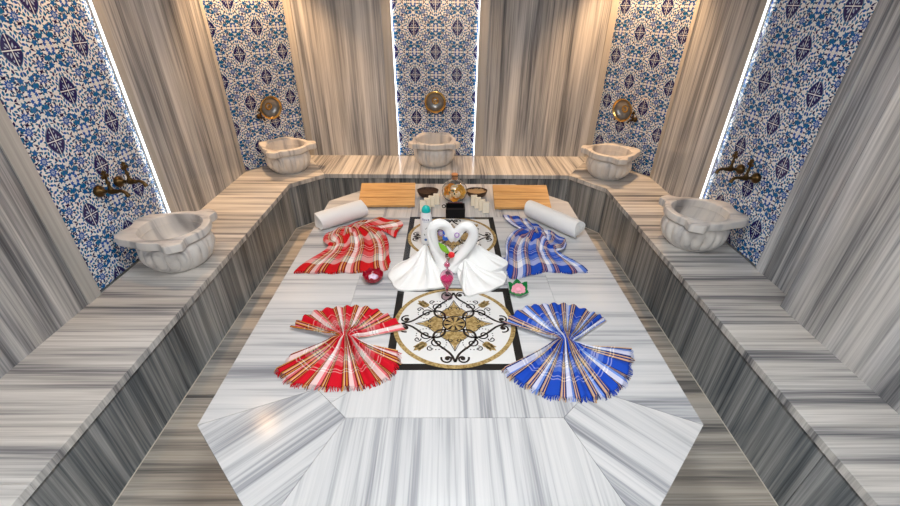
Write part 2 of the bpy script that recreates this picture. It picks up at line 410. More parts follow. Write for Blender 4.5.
# right wall (s = 3.46-y)
r_=lambda v:3.46-v
trim('right',0.002,r_(3.405),.004); panel('right',r_(3.404),r_(2.745))
tr=trim('right',r_(2.744),r_(2.692)); led('right',r_(2.692)+.0005,r_(2.692)+.0065,.003,.008,tr)
tile_panel('right',r_(2.686),r_(1.995),B,ZT,-.018,r_(2.135),.972)
o=trim('right',r_(1.995),r_(1.935)); o.data.materials[0]=M_wall; panel('right',r_(1.934),r_(1.64))
for a0,a1 in ((r_(1.648),r_(.3)),(r_(.297),r_(YF)-.002)):
    o=panel('right',a0,a1,.10,.099,z0=B+.0005); o.parent=None; TRIM[0]+=1; o.name='trim_%d'%TRIM[0]; tag(o,kind='structure')  # protruding marble panels of the right wall, only numbered along with the trims
# front wall marble, floor, ceiling
panel('front',.0,1.2,0,.045,0); panel('front',2.1,walls['front'].L,0,.045,0)
# entrance door on the wall behind the camera
mb=MB(); walls['front'].slab(mb,1.26,2.04,.0,2.05,-.01,.03); dr=tag(mb.build('door_1',plain('frosted_door_glass',(.78,.80,.82),.35)),kind='structure')
mb=MB(); walls['front'].slab(mb,1.2,1.26,0,2.12,.01,.055); walls['front'].slab(mb,2.04,2.1,0,2.12,.01,.055); walls['front'].slab(mb,1.26,2.04,2.05,2.12,.01,.055)
mb.build('door_frame',M_trim,dr)
mb=MB(); mb.tube([(.60,YF+.05,.95),(.60,YF+.05,1.25)],.012); mb.tube([(.60,YF,.97),(.60,YF+.05,.97)],.008); mb.tube([(.60,YF,1.23),(.60,YF+.05,1.23)],.008); mb.build('door_handle',M_brass,dr,.6)
# floor: slabs with joints running across
mb=MB(); mb.box((0,1.2,-.07),(3.9,6,.1)); fl=tag(mb.build('floor',M_grout),kind='structure')
mb=MB(); yy=YF; 
for y1 in (-1.0,-.4,.2,.80,1.45,2.05,2.65,3.25,4.05):
    for x0,x1 in ((XL,-.66),(-.66,.66),(.66,XR)):
        g=.001; mb.prism([(x0+g,yy+g),(x1-g,yy+g),(x1-g,y1-g),(x0+g,y1-g)],-.02,0,(1,0),(seed(),0))
    yy=y1
o=mb.build('floor_slabs',M_floor,fl)
mb=MB(); mb.box((0,1.2,HC+.05),(4.0,6,.1)); tag(mb.build('ceiling',M_plaster),kind='structure')

# ------------------------------------------------------------------ benches
def arc_poly(p): return p
bench=empty('marble_bench',(0,3.7,0),0,'long striped grey marble bench running around the walls under the basins','bench')
def child_at(o,par):
    o.parent=par; o.matrix_parent_inverse=par.matrix_world.inverted() if False else Matrix.Translation(-par.location) ; return o
XI,XJ=-1.296,1.319
IL=(XI,3.253); IC=(-1.066,3.489); ID=(1.088,3.489); IR=(XJ,3.189)
def seat(poly,vein,nm='seat_slab'):
    mb=MB(); mb.prism(poly,B-.035,B,vein,(seed(),0)); o=mb.build(nm,M_bench); child_at(o,bench); bevel(o,.012,4); return o
g=.0008
seat([(XL,YF+.048),(XI,YF+.048),(XI,.75-g),(XL,.75-g)],(1,0)); seat([(XL,.75+g),(XI,.75+g),IL,IC,WC,WL],(1,0))
seat([(IC[0]+g,IC[1]),(ID[0]-g,ID[1]),(WD[0]-g,WD[1]),(WC[0]+g,WC[1])],(0,1))
seat([ID,IR,(XJ,.95+g),(XR,.95+g),WR,WD],(1,0)); seat([(XJ,YF+.048),(XR,YF+.048),(XR,.95-g),(XJ,.95-g)],(1,0))
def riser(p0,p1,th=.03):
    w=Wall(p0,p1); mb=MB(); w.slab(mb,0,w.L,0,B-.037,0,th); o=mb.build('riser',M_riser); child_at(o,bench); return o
q=.018
RP=[(XI-q,YF+.048),(XI-q,.55),(XI-q,1.9),(XI-q,IL[1]+.008),(IC[0]-.008,IC[1]+q),(0.0,IC[1]+q),(ID[0]+.008,ID[1]+q),(XJ+q,IR[1]+.006),(XJ+q,1.85),(XJ+q,.88),(XJ+q,-.1),(XJ+q,YF+.048)]
for a,b in zip(RP,RP[1:]):
    d=Vector((b[0]-a[0],b[1]-a[1])).normalized()*.0014
    riser((a[0]+d.x,a[1]+d.y),(b[0]-d.x,b[1]-d.y))
mb=MB()
for a,b in zip(RP,RP[1:]):
    Wall(a,b).slab(mb,0,Wall(a,b).L,0,B-.04,-.0312,.02)
child_at(mb.build('joint_backing',M_grout),bench)
mb=MB()
for a,b in zip(RP,RP[1:]):
    Wall(a,b).slab(mb,0,Wall(a,b).L,.0,.004,.003,.0028)
child_at(mb.build('floor_joint',M_grout),bench)

# ------------------------------------------------------------------ central platform
plat=empty('marble_platform',(.024,1.84,0),0,'low eight-sided polished white striped marble platform in the middle of the room','platform')
L_,R_,F_,K_=-.84,.888,.572,3.11; c=.34
def shrink(poly,d):
    n=len(poly); out=[]
    for i in range(n):
        p0=Vector(poly[i-1]);p=Vector(poly[i]);p1=Vector(poly[(i+1)%n])
        e0=(p-p0).normalized(); e1=(p1-p).normalized(); n0=Vector((-e0.y,e0.x)); n1=Vector((-e1.y,e1.x))
        b=(n0+n1); l=b.length
        if l<1e-6: out.append(tuple(p+n0*d)); continue
        b/=l; out.append(tuple(p+b*(d/max(.35,b.dot(n0)))))
    return out
def ptop(poly,vein):
    mb=MB(); mb.prism(shrink(poly,.0008),T-.036,T,vein,(seed(),0)); o=mb.build('top_slab',M_table); child_at(o,plat); bevel(o,.0015,1); return o
ix0,ix1=-.238,.318; ja0,ja1=1.160,1.706; jb0,jb1=1.966,2.516
dl=(-.476,1.067); s1=(-.345,.941); s2=(.413,.941); dr_=(.544,1.067); ml=(-.4105,1.004); mr=(.4785,1.004)
fl0=(L_,F_+c); fl1=(L_+c,F_); fr1=(R_-c,F_); fr0=(R_,F_+c)
r2=.7071
ptop([fl0,fl1,s1,dl],(r2,r2)); ptop([fl1,fr1,s2,s1],(0,1)); ptop([fr1,fr0,dr_,s2],(-r2,r2))
ptop([s1,s2,mr,(ix1,ja0),(ix0,ja0),ml],(0,1))
xl2,xr2=-.45,.53
ptop([fl0,dl,(xl2,1.13),(xl2,1.83),(L_,1.83)],(1,0)); ptop([dl,ml,(ix0,ja0),(ix0,1.83),(xl2,1.83),(xl2,1.13)],(1,0))
ptop([dr_,fr0,(R_,1.83),(xr2,1.83),(xr2,1.13)],(1,0)); ptop([mr,dr_,(xr2,1.13),(xr2,1.83),(ix1,1.83),(ix1,ja0)],(1,0))
ptop([(ix0,ja1),(ix1,ja1),(ix1,jb0),(ix0,jb0)],(1,0))
ptop([(L_,1.83),(ix0,1.83),(ix0,jb1),(-.42,jb1),(L_,jb1)],(1,0)); ptop([(ix1,1.83),(R_,1.83),(R_,jb1),(ix1,jb1)],(1,0))
ptop([(L_,jb1),(-.42,jb1),(-.42,K_),(L_+c,K_),(L_,K_-c)],(1,0)); ptop([(.50,jb1),(R_,jb1),(R_,K_-c),(R_-c,K_),(.50,K_)],(1,0))
ptop([(-.42,jb1),(.50,jb1),(.50,K_),(-.42,K_)],(0,1))
oct_=[fl0,fl1,fr1,fr0,(R_,K_-c),(R_-c,K_),(L_+c,K_),(L_,K_-c)]
mb=MB(); mb.prism(shrink(oct_,.004),T-.05,T-.0362); child_at(mb.build('grout_bed',M_grout),plat)
mb=MB(); mb.prism(shrink(oct_,.07),0,T-.05,(0,1)); 
o=mb.build('base',M_riser); child_at(o,plat)
# inlaid medallion panels
def medallion(cx,y0,y1):
    mb=MB(); w=(ix1-ix0); h=y1-y0; cxx=(ix0+ix1)/2; cy=(y0+y1)/2
    mb.prism([(ix0,y0),(ix1,y0),(ix1,y1),(ix0,y1)],T-.03,T,(1,0),(0,0),0)
    z=[T+.0003]
    RX=w/2-.006; RY=h/2-.006
    def P(pts,mi,ly):
        mb.poly([(cxx+x*RX,cy+yv*RY,T+.0003*ly) for x,yv in pts],None,mi)
    def ST(pts,wd,mi,ly):
        for q in stroke(pts,wd):
            q=list(reversed(q)); P(q,mi,ly)
    # white square in black border
    iw=.90
    P([(-iw,-iw),(iw,-iw),(iw,iw),(-iw,iw)],1,1)
    n=96
    for i in range(n):
        a=2*PI*i/n;b=2*PI*(i+1)/n
        P([(.928*Cs(a),.928*S(a)),(1*Cs(a),1*S(a)),(1*Cs(b),1*S(b)),(.928*Cs(b),.928*S(b))],2,3)
        P([(0,0),(.93*Cs(a),.93*S(a)),(.93*Cs(b),.93*S(b))],1,2)
    def rot(p,a): return [(x*Cs(a)-yv*S(a),x*S(a)+yv*Cs(a)) for x,yv in p]
    def spiral(cx0,cy0,r,a0,turns,sg,n=26):
        return [(cx0+r*(1-.85*i/n)*Cs(a0+sg*2*PI*turns*i/n),cy0+r*(1-.85*i/n)*S(a0+sg*2*PI*turns*i/n)) for i in range(n+1)]
    for k in range(4):
        a=k*PI/2
        # gold concave kite
        for sg in (1,-1):
            kite=[(.19,0),(.19,.07*sg),(.20,.19*sg),(.27,.225*sg),(.35,.17*sg),(.42,.09*sg),(.52,.03*sg),(.62,.0)]
            if sg==-1: kite.reverse()
            P(rot(kite,a),2,4)
            # black ogee loop
            lp=spline([(.15,.13*sg,0),(.165,.25*sg,0),(.25,.325*sg,0),(.38,.325*sg,0),(.51,.245*sg,0),(.62,.135*sg,0),(.72,.055*sg,0),(.87,.0,0)],30)
            lp=[(p.x,p.y) for p in lp]; ST(rot(lp,a),.038,3,5)
            ST(rot(spiral(.80,.115*sg,.095,-1.2*sg+PI,1.15,-sg),a),.030,3,5)
            P(rot(starp(.80,.115*sg,.034,.038,6),a),3,6)
            ST(rot(spiral(.40,.06*sg,.045,2.5*sg,1.0,-sg),a),.016,3,5)
            ed=spline([(.19,.08*sg,0),(.205,.195*sg,0),(.275,.230*sg,0),(.355,.175*sg,0),(.43,.09*sg,0),(.64,0,0)],16)
            ST(rot([(p.x,p.y) for p in ed],a),.012,3,5)
        # diagonal sprigs
        d=a+PI/4
        P(rot(leaf(.76,0,.27,.10,0,6),d),2,4)
        for px in (.68,.74,.80):
            for sg in (1,-1): P(rot(leaf(px,.042*sg,.10,.05,.5*sg),d),2,4)
        ST(rot([(.38,0),(.50,0),(.64,0)],d),.014,3,5)
        for sg in (1,-1):
            ST(rot(spiral(.52,.13*sg,.095,-1.9*sg,1.25,sg),d),.024,3,5)
            ST(rot(spiral(.68,.15*sg,.060,-2.6*sg,1.1,sg),d),.018,3,5)
            for i in range(9):
                t=-.6+i*.34; P(rot(starp(.52+.150*Cs(t*sg+sg*.6),.13*sg+.150*S(t*sg+sg*.6),.010,.013,4),d),3,5)
    for i in range(16):
        a=2*PI*i/16;b=2*PI*(i+1)/16
        if i%2==0: P([(.03*Cs((a+b)/2),.03*S((a+b)/2)),(.165*Cs(a+.03),.165*S(a+.03)),(.165*Cs(b-.03),.165*S(b-.03))],3,6)
    n=40
    for i in range(n):
        a=2*PI*i/n;b=2*PI*(i+1)/n
        P([(0,0),(.175*Cs(a),.175*S(a)),(.175*Cs(b),.175*S(b))],2,4)
        P([(.175*Cs(a),.175*S(a)),(.20*Cs(a),.20*S(a)),(.20*Cs(b),.20*S(b)),(.175*Cs(b),.175*S(b))],3,5)
    o=mb.build('inlay_panel',[M_black,M_iw,M_gold,M_ink]); child_at(o,plat); return o
medallion(0,ja0,ja1); medallion(0,jb0,jb1)

# ------------------------------------------------------------------ basins
def basin_outline(t):
    """rim radius at angle t, wall towards +y"""
    r=.188
    for e in (-.54,PI+.54):
        d=abs((t-e+PI)%(2*PI)-PI)
        r+=.052/(1+(d/.235)**8)
    for e in (1.12,PI-1.12):
        d=abs((t-e+PI)%(2*PI)-PI)
        r+=.060*math.exp(-(d/.36)**2)
    yv=r*S(t)
    if yv>.228: r=.228/S(t)
    return r
def make_basin():
    root=empty('marble_basin',(0,0,0))
    n=144
    mb=MB(); rows=[]
    prof=[(.0,.002),(.118,.0),(.134,.012),(.156,.035),(.170,.062),(.177,.09),(.176,.12),(.166,.145),(.150,.160),(.150,.168)]
    for r,z in prof:
        amt=.062*S(PI*min(1,max(0,(z-.004)/.150)))
        rows.append([(r*(1-amt+amt*1.5*abs(Cs(9*t))**.7)*Cs(t),r*(1-amt+amt*1.5*abs(Cs(9*t))**.7)*S(t),z) for t in [2*PI*k/n for k in range(n)]])
    mb.grid(rows[1:],None,0,closed=True); mb.poly(list(reversed(rows[1])))
    o=mb.build('bowl_body',M_basin,root,.9)
    mb=MB(); ang=[2*PI*k/n for k in range(n)]
    def ring(fr,z): return [(fr(t)*Cs(t),fr(t)*S(t),z) for t in ang]
    O=basin_outline
    inr=lambda t:.152
    R_s=[ring(lambda t:.145,.166),ring(lambda t:O(t)-.006,.164),ring(lambda t:O(t),.170),ring(lambda t:O(t),.200),ring(lambda t:O(t)-.002,.206),ring(lambda t:O(t)-.008,.2085),
         ring(lambda t:inr(t)+.004,.2085),ring(inr,.2065),ring(lambda t:.150,.198),ring(lambda t:.148,.16),ring(lambda t:.142,.11),ring(lambda t:.132,.088),ring(lambda t:.115,.078),ring(lambda t:.02,.074)]
    mb.grid(R_s,None,0,closed=True); mb.poly(R_s[-1])
    mb.build('rim',M_basin,root,.5)
    return root
b0=make_basin()
def copy_tree(o,parent=None):
    c=o.copy(); COL.objects.link(c)
    if parent is not None: c.parent=parent
    for ch in list(o.children): copy_tree(ch,c)
    return c
BS=[((-1.520,2.055),PI/2,'scalloped white marble basin on the left bench, below two bronze taps on the left wall'),
    ((-1.395,3.60),PI/4-.07+.0,'scalloped marble basin in the back left corner of the bench'),
    ((-.108,3.79),0,'scalloped marble basin at the middle of the back bench'),
    ((1.415,3.49),-.995+.0,'scalloped marble basin in the back right corner of the bench'),
    ((1.552,2.30),-PI/2,'scalloped grey-white marble basin on the right bench, below two dark taps')]
BS[1]=(BS[1][0],math.atan2(.746,.664)*1.0-0,BS[1][2])
for i,((bx,by),rz,lb) in enumerate(BS):
    o=b0 if i==0 else copy_tree(b0)
    o.location=(bx,by,B); o.rotation_euler=(0,0,rz); o.scale=(1.05,1.05,1.10)
    tag(o,lb,'basin','marble basins along the wall bench')

# ------------------------------------------------------------------ taps and brass bowls
def make_tap(mat=M_bronze):
    """wall at local y=0, spout towards -y"""
    root=empty('wall_tap',(0,0,0))
    mb=MB(); Mx=Matrix.Rotation(PI/2,4,'X')
    mb.lathe([(.010,0),(.024,.000),(.027,.006),(.026,.014),(.020,.022),(.011,.027),(.008,.032),(.008,.040)],20,M=Mx); mb.build('wall_rosette',mat,root,.8)
    mb=MB(); mb.lathe([(.007,.030),(.007,.048),(.012,.052),(.014,.062),(.012,.074),(.009,.080),(.011,.086),(.008,.092)],16,M=Mx)
    mb.tube(spline([(0,-.088,0),(0,-.105,.002),(0,-.122,-.006),(0,-.130,-.024)],10),[.0075]*7+[.008,.0095,.010],12); mb.build('spout',mat,root,.8)
    mb=MB(); mb.lathe([(.009,0.006),(.012,.012),(.007,.020),(.006,.034),(.010,.040),(.007,.046),(.007,.050)],14,c=(0,-.062,0)); mb.build('valve_stem',mat,root,.8)
    mb=MB(); mb.ball((0,-.062,.072),.010,12,8,sc=(1,.7,1.6))
    for sg in (1,-1):
        mb.ball((sg*.014,-.062,.070),.009,10,6,sc=(1,.6,1)); mb.ball((sg*.010,-.062,.086),.006,10,6,sc=(1,.6,1))
    mb.tube([(0,-.062,.048),(0,-.062,.060)],.005,8); mb.ball((0,-.062,.092),.006,10,6); mb.build('handle',mat,root,.8)
    return root
tap0=make_tap(); first=[True]
def place_tap(key,s,z,lb,grp,sc=1.0):
    w=walls[key]; o=tap0 if first[0] else copy_tree(tap0); first[0]=False
    o.location=w.at(s,z,-.0165); n=w.n; o.rotation_euler=(0,0,math.atan2(n.x,-n.y)); o.scale=(sc,)*3
    tag(o,lb,'tap',grp)
place_tap('left',y(2.008),.872,'ornate bronze tap on the left tiled wall, the one nearer the camera','paired wall taps above the basins',1.15)
place_tap('left',y(2.155),.868,'ornate bronze tap on the left tiled wall, the one further back','paired wall taps above the basins',1.15)
place_tap('right',r_(2.275),.862,'dark bronze tap on the right tiled wall, the one nearer the camera','paired wall taps above the basins',1.15)
place_tap('right',r_(2.425),.862,'dark bronze tap on the right tiled wall, the one further back','paired wall taps above the basins',1.15)
CBW={'back_left':(.300,.855,'back left corner'),'back':(x_(-.098),.868,'middle of the back wall'),'back_right':(.318,.856,'back right corner')}
for k,(s,z,wh) in CBW.items():
    place_tap(k,s-.068,z,'small brass tap left of the hanging bowl at the '+wh,'taps behind the brass bowls',.8)
    place_tap(k,s+.068,z,'small brass tap right of the hanging bowl at the '+wh,'taps behind the brass bowls',.8)
def make_bowl():
    """open towards -y, back against the wall side"""
    root=empty('brass_bowl',(0,0,0)); Mx=Matrix.Rotation(PI/2,4,'X')
    mb=MB(); mb.lathe([(.030,0),(.045,.001),(.066,.012),(.080,.030),(.086,.046),(.090,.048),(.090,.053),(.084,.055),(.079,.050),(.0745,.046)],48,M=Mx)
    # remove caps that would close the bowl
    mb.f.pop(); mb.uv.pop(); mb.m.pop()
    mb.build('outer_shell',M_brass,root,.9)
    mb=MB(); mb.lathe([(.0745,.046),(.070,.034),(.058,.020),(.040,.0115),(.022,.010),(.016,.013),(.008,.017),(.003,.018)],48,M=Mx)
    mb.f.pop(-2); mb.uv.pop(-2); mb.m.pop(-2)
    mb.build('tinned_interior',M_silver,root,.9)
    mb=MB(); mb.ball((0,-.020,0),.008,14,8); mb.lathe([(.026,.0115),(.028,.0145),(.030,.0125)],40,M=Mx); mb.build('center_boss',M_brass,root,.9)
    return root
bw=make_bowl()
for i,(k,(s,z,wh)) in enumerate(CBW.items()):
    o=bw if i==0 else copy_tree(bw); w=walls[k]; n=w.n
    o.location=w.at(s,z+.087,.055); o.rotation_euler=(.12,0,math.atan2(n.x,-n.y)); o.scale=(1.08,)*3
    tag(o,'brass bowl with silvery inside on the taps at the '+wh,'bowl','brass bowls on the niche taps')

# ------------------------------------------------------------------ checked cloths
def lerp_poly(pts,t):
    x=t*(len(pts)-1); i=min(int(x),len(pts)-2); f=x-i
    return Vector(pts[i])*(1-f)+Vector(pts[i+1])*f
def fan_cloth(name,up,lo,c,mat,label,group,pleats=11,per=3.3,pinch=(.07,.02),pang=0.0,amp=.011,cz=.030,twist=0.0,fr_lo=True,fr_up=False,seedv=1,ulen=(.9,1.2),phase=.86,fringe_len=.016,rose=0,pe=1.6):
    rr=random.Random(seedv); c=Vector(c)
    U_=[Vector((*p,0)) for p in up]; Lo=[Vector((*p,0)) for p in lo]
    N_=264; Ms=30
    ups=spline(U_,N_+1); los=spline(Lo,N_+1)
    pa=Vector((Cs(pang),S(pang)))
    ph=[rr.uniform(-.25,.25) for _ in range(pleats+2)]
    rows=[];uvr=[]
    for i in range(-Ms,Ms+1):
        s=i/Ms; a=abs(s); row=[];uu=[]
        src=ups if s>=0 else los; ln=ulen[0] if s>=0 else ulen[1]
        for j in range(N_+1):
            t=j/N_; e=Vector((src[j].x,src[j].y))-c
            jag=1+.012*S(2*PI*pleats*t*1.0+1.3)
            k0=Cs(PI*pleats*t*2+ph[int(t*pleats)]*.0)
            off=pa*((t-.5)*pinch[0])+Vector((-pa.y,pa.x))*pinch[1]*S(2*PI*pleats*t)*.5
            aa=a**1.08
            p=off*(1-aa)**pe+e*aa*jag
            if twist: 
                th=twist*(1-aa)**2.2; p=Vector((p.x*Cs(th)-p.y*S(th),p.x*S(th)+p.y*Cs(th)))
            W=min(1,a/.16)
            am=amp*(.35+.65*W)*(1.15-.55*a)
            z=.004+am*(1+S(2*PI*pleats*t+.8*S(3*t+seedv)))*.5*(1+.3*S(9*t+seedv)) + cz*math.exp(-(a/.20)**2)*(1-.5*abs(2*t-1))
            if rose: d_=p.length; z+=rose*math.exp(-(d_/.11)**2)*(1+S(2*math.atan2(p.y,p.x)+d_*75))
            z+=.006*(1-a)*(1+S(5*t*PI+seedv*2))*.5*W
            row.append((c.x+p.x,c.y+p.y,T+z)); uu.append((t*per+phase,s*ln+.15))
        rows.append(row);uvr.append(uu)
    mb=MB(); mb.grid(rows,uvr)
    o=mb.build(name,mat); smooth(o); sm=o.modifiers.new('solid','SOLIDIFY'); sm.thickness=.0016; sm.offset=1
    tag(o,label,'cloth',group)
    mf=MB()
    for flag,row,inner,uu in ((fr_lo,rows[0],rows[1],uvr[0]),(fr_up,rows[-1],rows[-2],uvr[-1])):
        if not flag: continue
        k=0
        while k<N_-2:
            p=Vector(row[k]); d=(p-Vector(inner[k])); d.z=0; d=d.normalized(); pr=Vector((-d.y,d.x,0))
            L=fringe_len*rr.uniform(.6,1.3); a=rr.uniform(-.6,.6); dd=(d*Cs(a)+pr*S(a)); zz=T+.002
            q=p+dd*L*.55; q.z=max(zz,p.z*.5+zz*.5)+.002; e=p+dd*L+pr*rr.uniform(-.003,.003); e.z=zz
            w=.0016; b=p-d*.002
            for (A,Bp) in ((b,q),(q,e)):
                mf.poly([A-pr*w,Bp-pr*w,Bp+pr*w,A+pr*w],[(uu[k][0],.1)]*4)
                mf.poly([A-Vector((0,0,w)),Bp-Vector((0,0,w*.5)),Bp+Vector((0,0,w)),A+Vector((0,0,w))],[(uu[k][0],.1)]*4)
            k+=rr.choice((1,1,2))
    if mf.f:
        fo=mf.build('fringe',mat,o); fo['kind']='stuff'
    return o
red1_up=[(-.675,1.391),(-.652,1.444),(-.609,1.5),(-.539,1.533),(-.476,1.545),(-.416,1.549),(-.343,1.53),(-.268,1.487),(-.212,1.439),(-.172,1.386)]
red1_lo=[(-.612,1.235),(-.646,1.152),(-.619,1.129),(-.576,1.09),(-.521,1.081),(-.447,1.071),(-.376,1.069),(-.311,1.076),(-.257,1.095),(-.212,1.13),(-.192,1.192),(-.196,1.262)]
blue1_up=[(.26,1.422),(.311,1.489),(.386,1.548),(.455,1.563),(.528,1.568),(.601,1.556),(.669,1.511),(.712,1.483),(.728,1.448)]
blue1_lo=[(.234,1.162),(.267,1.11),(.321,1.069),(.378,1.034),(.452,1.021),(.514,1.021),(.575,1.03),(.634,1.062),(.684,1.105),(.734,1.187),(.776,1.277)]
red2_up=[(-.734,2.225),(-.715,2.29),(-.665,2.34),(-.61,2.385),(-.51,2.45),(-.434,2.475),(-.353,2.453),(-.277,2.418),(-.292,2.301),(-.307,2.211)]
red2_lo=[(-.795,1.838),(-.727,1.834),(-.653,1.834),(-.579,1.834),(-.501,1.84),(-.422,1.84),(-.344,1.85),(-.311,1.889),(-.309,1.96)]
blue2_up=[(.387,2.535),(.446,2.521),(.50,2.495),(.545,2.44),(.60,2.37),(.665,2.285),(.72,2.20),(.718,2.146)]
blue2_lo=[(.341,1.996),(.334,1.893),(.34,1.788),(.413,1.807),(.481,1.835),(.553,1.855),(.612,1.845),(.678,1.841),(.759,1.852)]
fan_cloth('checked_cloth',red1_up,red1_lo,(-.421,1.322),M_red,'red and white checked cotton cloth pinched into a fan, nearer the platform front','checked cotton cloths on the platform',pleats=13,per=5.4,seedv=1,pang=0.0,pinch=(.05,0),phase=.25,amp=.019)
fan_cloth('checked_cloth',blue1_up,blue1_lo,(.505,1.30),M_bluec,'blue and white checked cotton cloth pinched into a fan, nearer the platform front','checked cotton cloths on the platform',pleats=13,per=5.4,seedv=2,pang=-.35,phase=.25,pinch=(.05,0),amp=.019)
fan_cloth('checked_cloth',red2_up,red2_lo,(-.565,2.215),M_red2,'red and white checked cotton cloth twisted into a rosette beside the left rolled towel','checked cotton cloths on the platform',pleats=6,per=3.3,seedv=3,pang=.15,twist=.75,amp=.018,cz=.03,fringe_len=.006,pinch=(.34,0),rose=.02,pe=1.0)
fan_cloth('checked_cloth',blue2_up,blue2_lo,(.549,2.168),M_blue2,'blue and white checked cotton cloth twisted into a rosette beside the right rolled towel','checked cotton cloths on the platform',pleats=6,per=3.3,seedv=4,pang=-.3,twist=-.7,amp=.018,cz=.03,fringe_len=.006,pinch=(.34,0),rose=.02,pe=1.0,phase=.3)

# ------------------------------------------------------------------ rolled towels
def rolled_towel(p0,p1,r,label,flip=False):
    p0=Vector((*p0,T+r)); p1=Vector((*p1,T+r)); L=(p1-p0).length; ang=math.atan2(p1.y-p0.y,p1.x-p0.x)
    root=empty('rolled_towel',(p0.x,p0.y,T),ang,label,'towel','rolled white towels on the platform')
    # spiral cross-section extruded along x
    turns=3.3; n=110; th=.0085
    a=[]; 
    for i in range(n+1):
        f=i/n; rad=.006+(r-.006)*f; t=-2*PI*turns*(1-f)+PI*1.35
        a.append((rad,t))
    mb=MB(); rows=[]
    NX=24
    for k in range(NX+1):
        x=L*k/NX; bulge=1-.035*(abs(2*k/NX-1))**6; row=[]
        outp=[];inn=[]
        for i,(rad,t) in enumerate(a):
            f=i/n; ro=rad*bulge*(1+.010*S(3*t+x*14)); ri=max(.002,ro-(r-.006)/turns*.90)
            xo=x+ (.008*S(2.0*t+1) if k in(0,NX) else 0)*f*(1 if k==0 else 1)
            outp.append((xo,ro*Cs(t),ro*S(t)+r)); inn.append((xo,ri*Cs(t),ri*S(t)+r))
        rows.append(outp+list(reversed(inn)))
    mb.grid(rows,None,0,closed=True)
    m=len(a)
    for k in (0,NX):
        R_=rows[k]
        for i in range(m-1):
            q=[R_[i],R_[i+1],R_[2*m-2-i],R_[2*m-1-i]]
            mb.poly(q if k else list(reversed(q)))
    o=mb.build('towel_roll',M_terry,root,.7); return root
rolled_towel((-.800,2.325),(-.550,2.530),.062,'rolled white towel at the left edge of the platform')
rolled_towel((.560,2.545),(.812,2.230),.060,'rolled white towel at the right edge of the platform')

# ------------------------------------------------------------------ towel swans
def swan_body(mb,outline,apex,ah,H,k,seedv,edge=.012,amp=.010,z0=T,pw=1.6):
    rr=random.Random(seedv); n=160; pts=spline([(*p,0) for p in outline+[outline[0]]],n+1)[:-1]
    ax,ay=apex; rows=[]
    M_=26
    for i in range(M_+1):
        s=i/M_; row=[]
        for j,p in enumerate(pts):
            t=j/n; rid=(1-2*abs(S(PI*k*t+seedv+.5*s))**.6)*.75+.35*S(2*PI*(k*1.7)*t+2*seedv+2.5*s)
            sc=1+.018*rid*s
            x=ax+(p.x-ax)*s*sc; yv=ay+(p.y-ay)*s*sc
            zz=edge+H*(1-s**pw)+ (ah-H)*math.exp(-(s/.28)**2)+amp*rid*S(PI*min(1,s*.92))
            row.append((x,yv,z0+max(edge*.8,zz)))
        rows.append(row)
    last=rows[-1]
    for dz,do in ((.0035,1.006),(-.001,1.008),(-.008,1.002)):
        rows.append([(ax+(x-ax)*do,ay+(yv-ay)*do,max(z0+.0005,z0+edge+dz-.004)) for x,yv,z in last])
    rows.append([(ax+(x-ax),ay+(yv-ay),z0+.0005) for x,yv,z in last])
    mb.grid(rows,None,0,closed=True); mb.poly(list(reversed(rows[-1])))
neckL=[(-.012,1.86,.500),(-.028,1.872,.549),(-.056,1.88,.611),(-.069,1.88,.677),(-.067,1.88,.729),(-.039,1.88,.756),(-.003,1.88,.750),(.020,1.88,.716),(.033,1.88,.659)]
neckR=[(.025,1.86,.500),(.053,1.872,.535),(.097,1.88,.593),(.132,1.88,.654),(.141,1.88,.701),(.124,1.88,.737),(.091,1.88,.743),(.064,1.88,.714),(.047,1.88,.659)]
def neck(mb,pts,sg):
    P=spline(pts,60); rows=[]; n=36; L=0; a=None
    for i,p in enumerate(P):
        t=(P[min(i+1,59)]-P[max(i-1,0)]).normalized()
        if a is None: a=t.cross(Vector((0,1,0))).normalized()
        a=(a-t*a.dot(t)).normalized(); b=t.cross(a); f=i/59
        r=.029-.005*f if f<.85 else .0249*(1-((f-.85)/.16)**2)**.5+.002
        if f<.2: r+=.012*(.2-f)/.2
        row=[]
        for k in range(n):
            th=2*PI*k/n; u=(th+sg*5.0*f)%(2*PI)
            gr=-.0075*math.exp(-((u-PI)/.13)**2) -.005*math.exp(-((u-PI*.35)/.12)**2) + .0015*S(3*u)
            row.append(p+(a*Cs(th)+b*S(th))*(r+gr))
        rows.append(row)
    mb.grid(rows,None,0,closed=True); mb.poly(list(reversed(rows[0]))); mb.poly(rows[-1])
swanL=[(-.002,1.87),(-.03,1.96),(-.10,2.0),(-.19,1.97),(-.262,1.915),(-.298,1.822),(-.275,1.740),(-.236,1.684),(-.176,1.672),(-.107,1.684),(-.047,1.692),(-.004,1.72)]
s_l=empty('towel_swan',(-.10,1.84,T),0,'white towel folded into a swan, left half of the heart shape','towel','towel swans with necks forming a heart')
mb=MB(); swan_body(mb,swanL,(-.105,1.925),.115,.055,6,1.0,amp=.017); child_at(mb.build('folded_body',M_terry,None,1.2),s_l)
mb=MB(); neck(mb,neckL,1); child_at(mb.build('neck',M_terry,None,1.2),s_l)
s_r=empty('towel_swan',(.2,1.84,T),0,'white towel folded into a swan, right half of the heart shape','towel','towel swans with necks forming a heart')
swanR1=[(.055,1.87),(.085,1.95),(.16,1.985),(.24,1.96),(.31,1.925),(.337,1.90),(.325,1.868),(.29,1.84),(.20,1.80),(.10,1.80)]
swanR2=[(.06,1.86),(.12,1.89),(.22,1.885),(.29,1.855),(.318,1.81),(.305,1.755),(.285,1.715),(.233,1.680),(.161,1.647),(.105,1.628),(.083,1.70),(.066,1.79)]
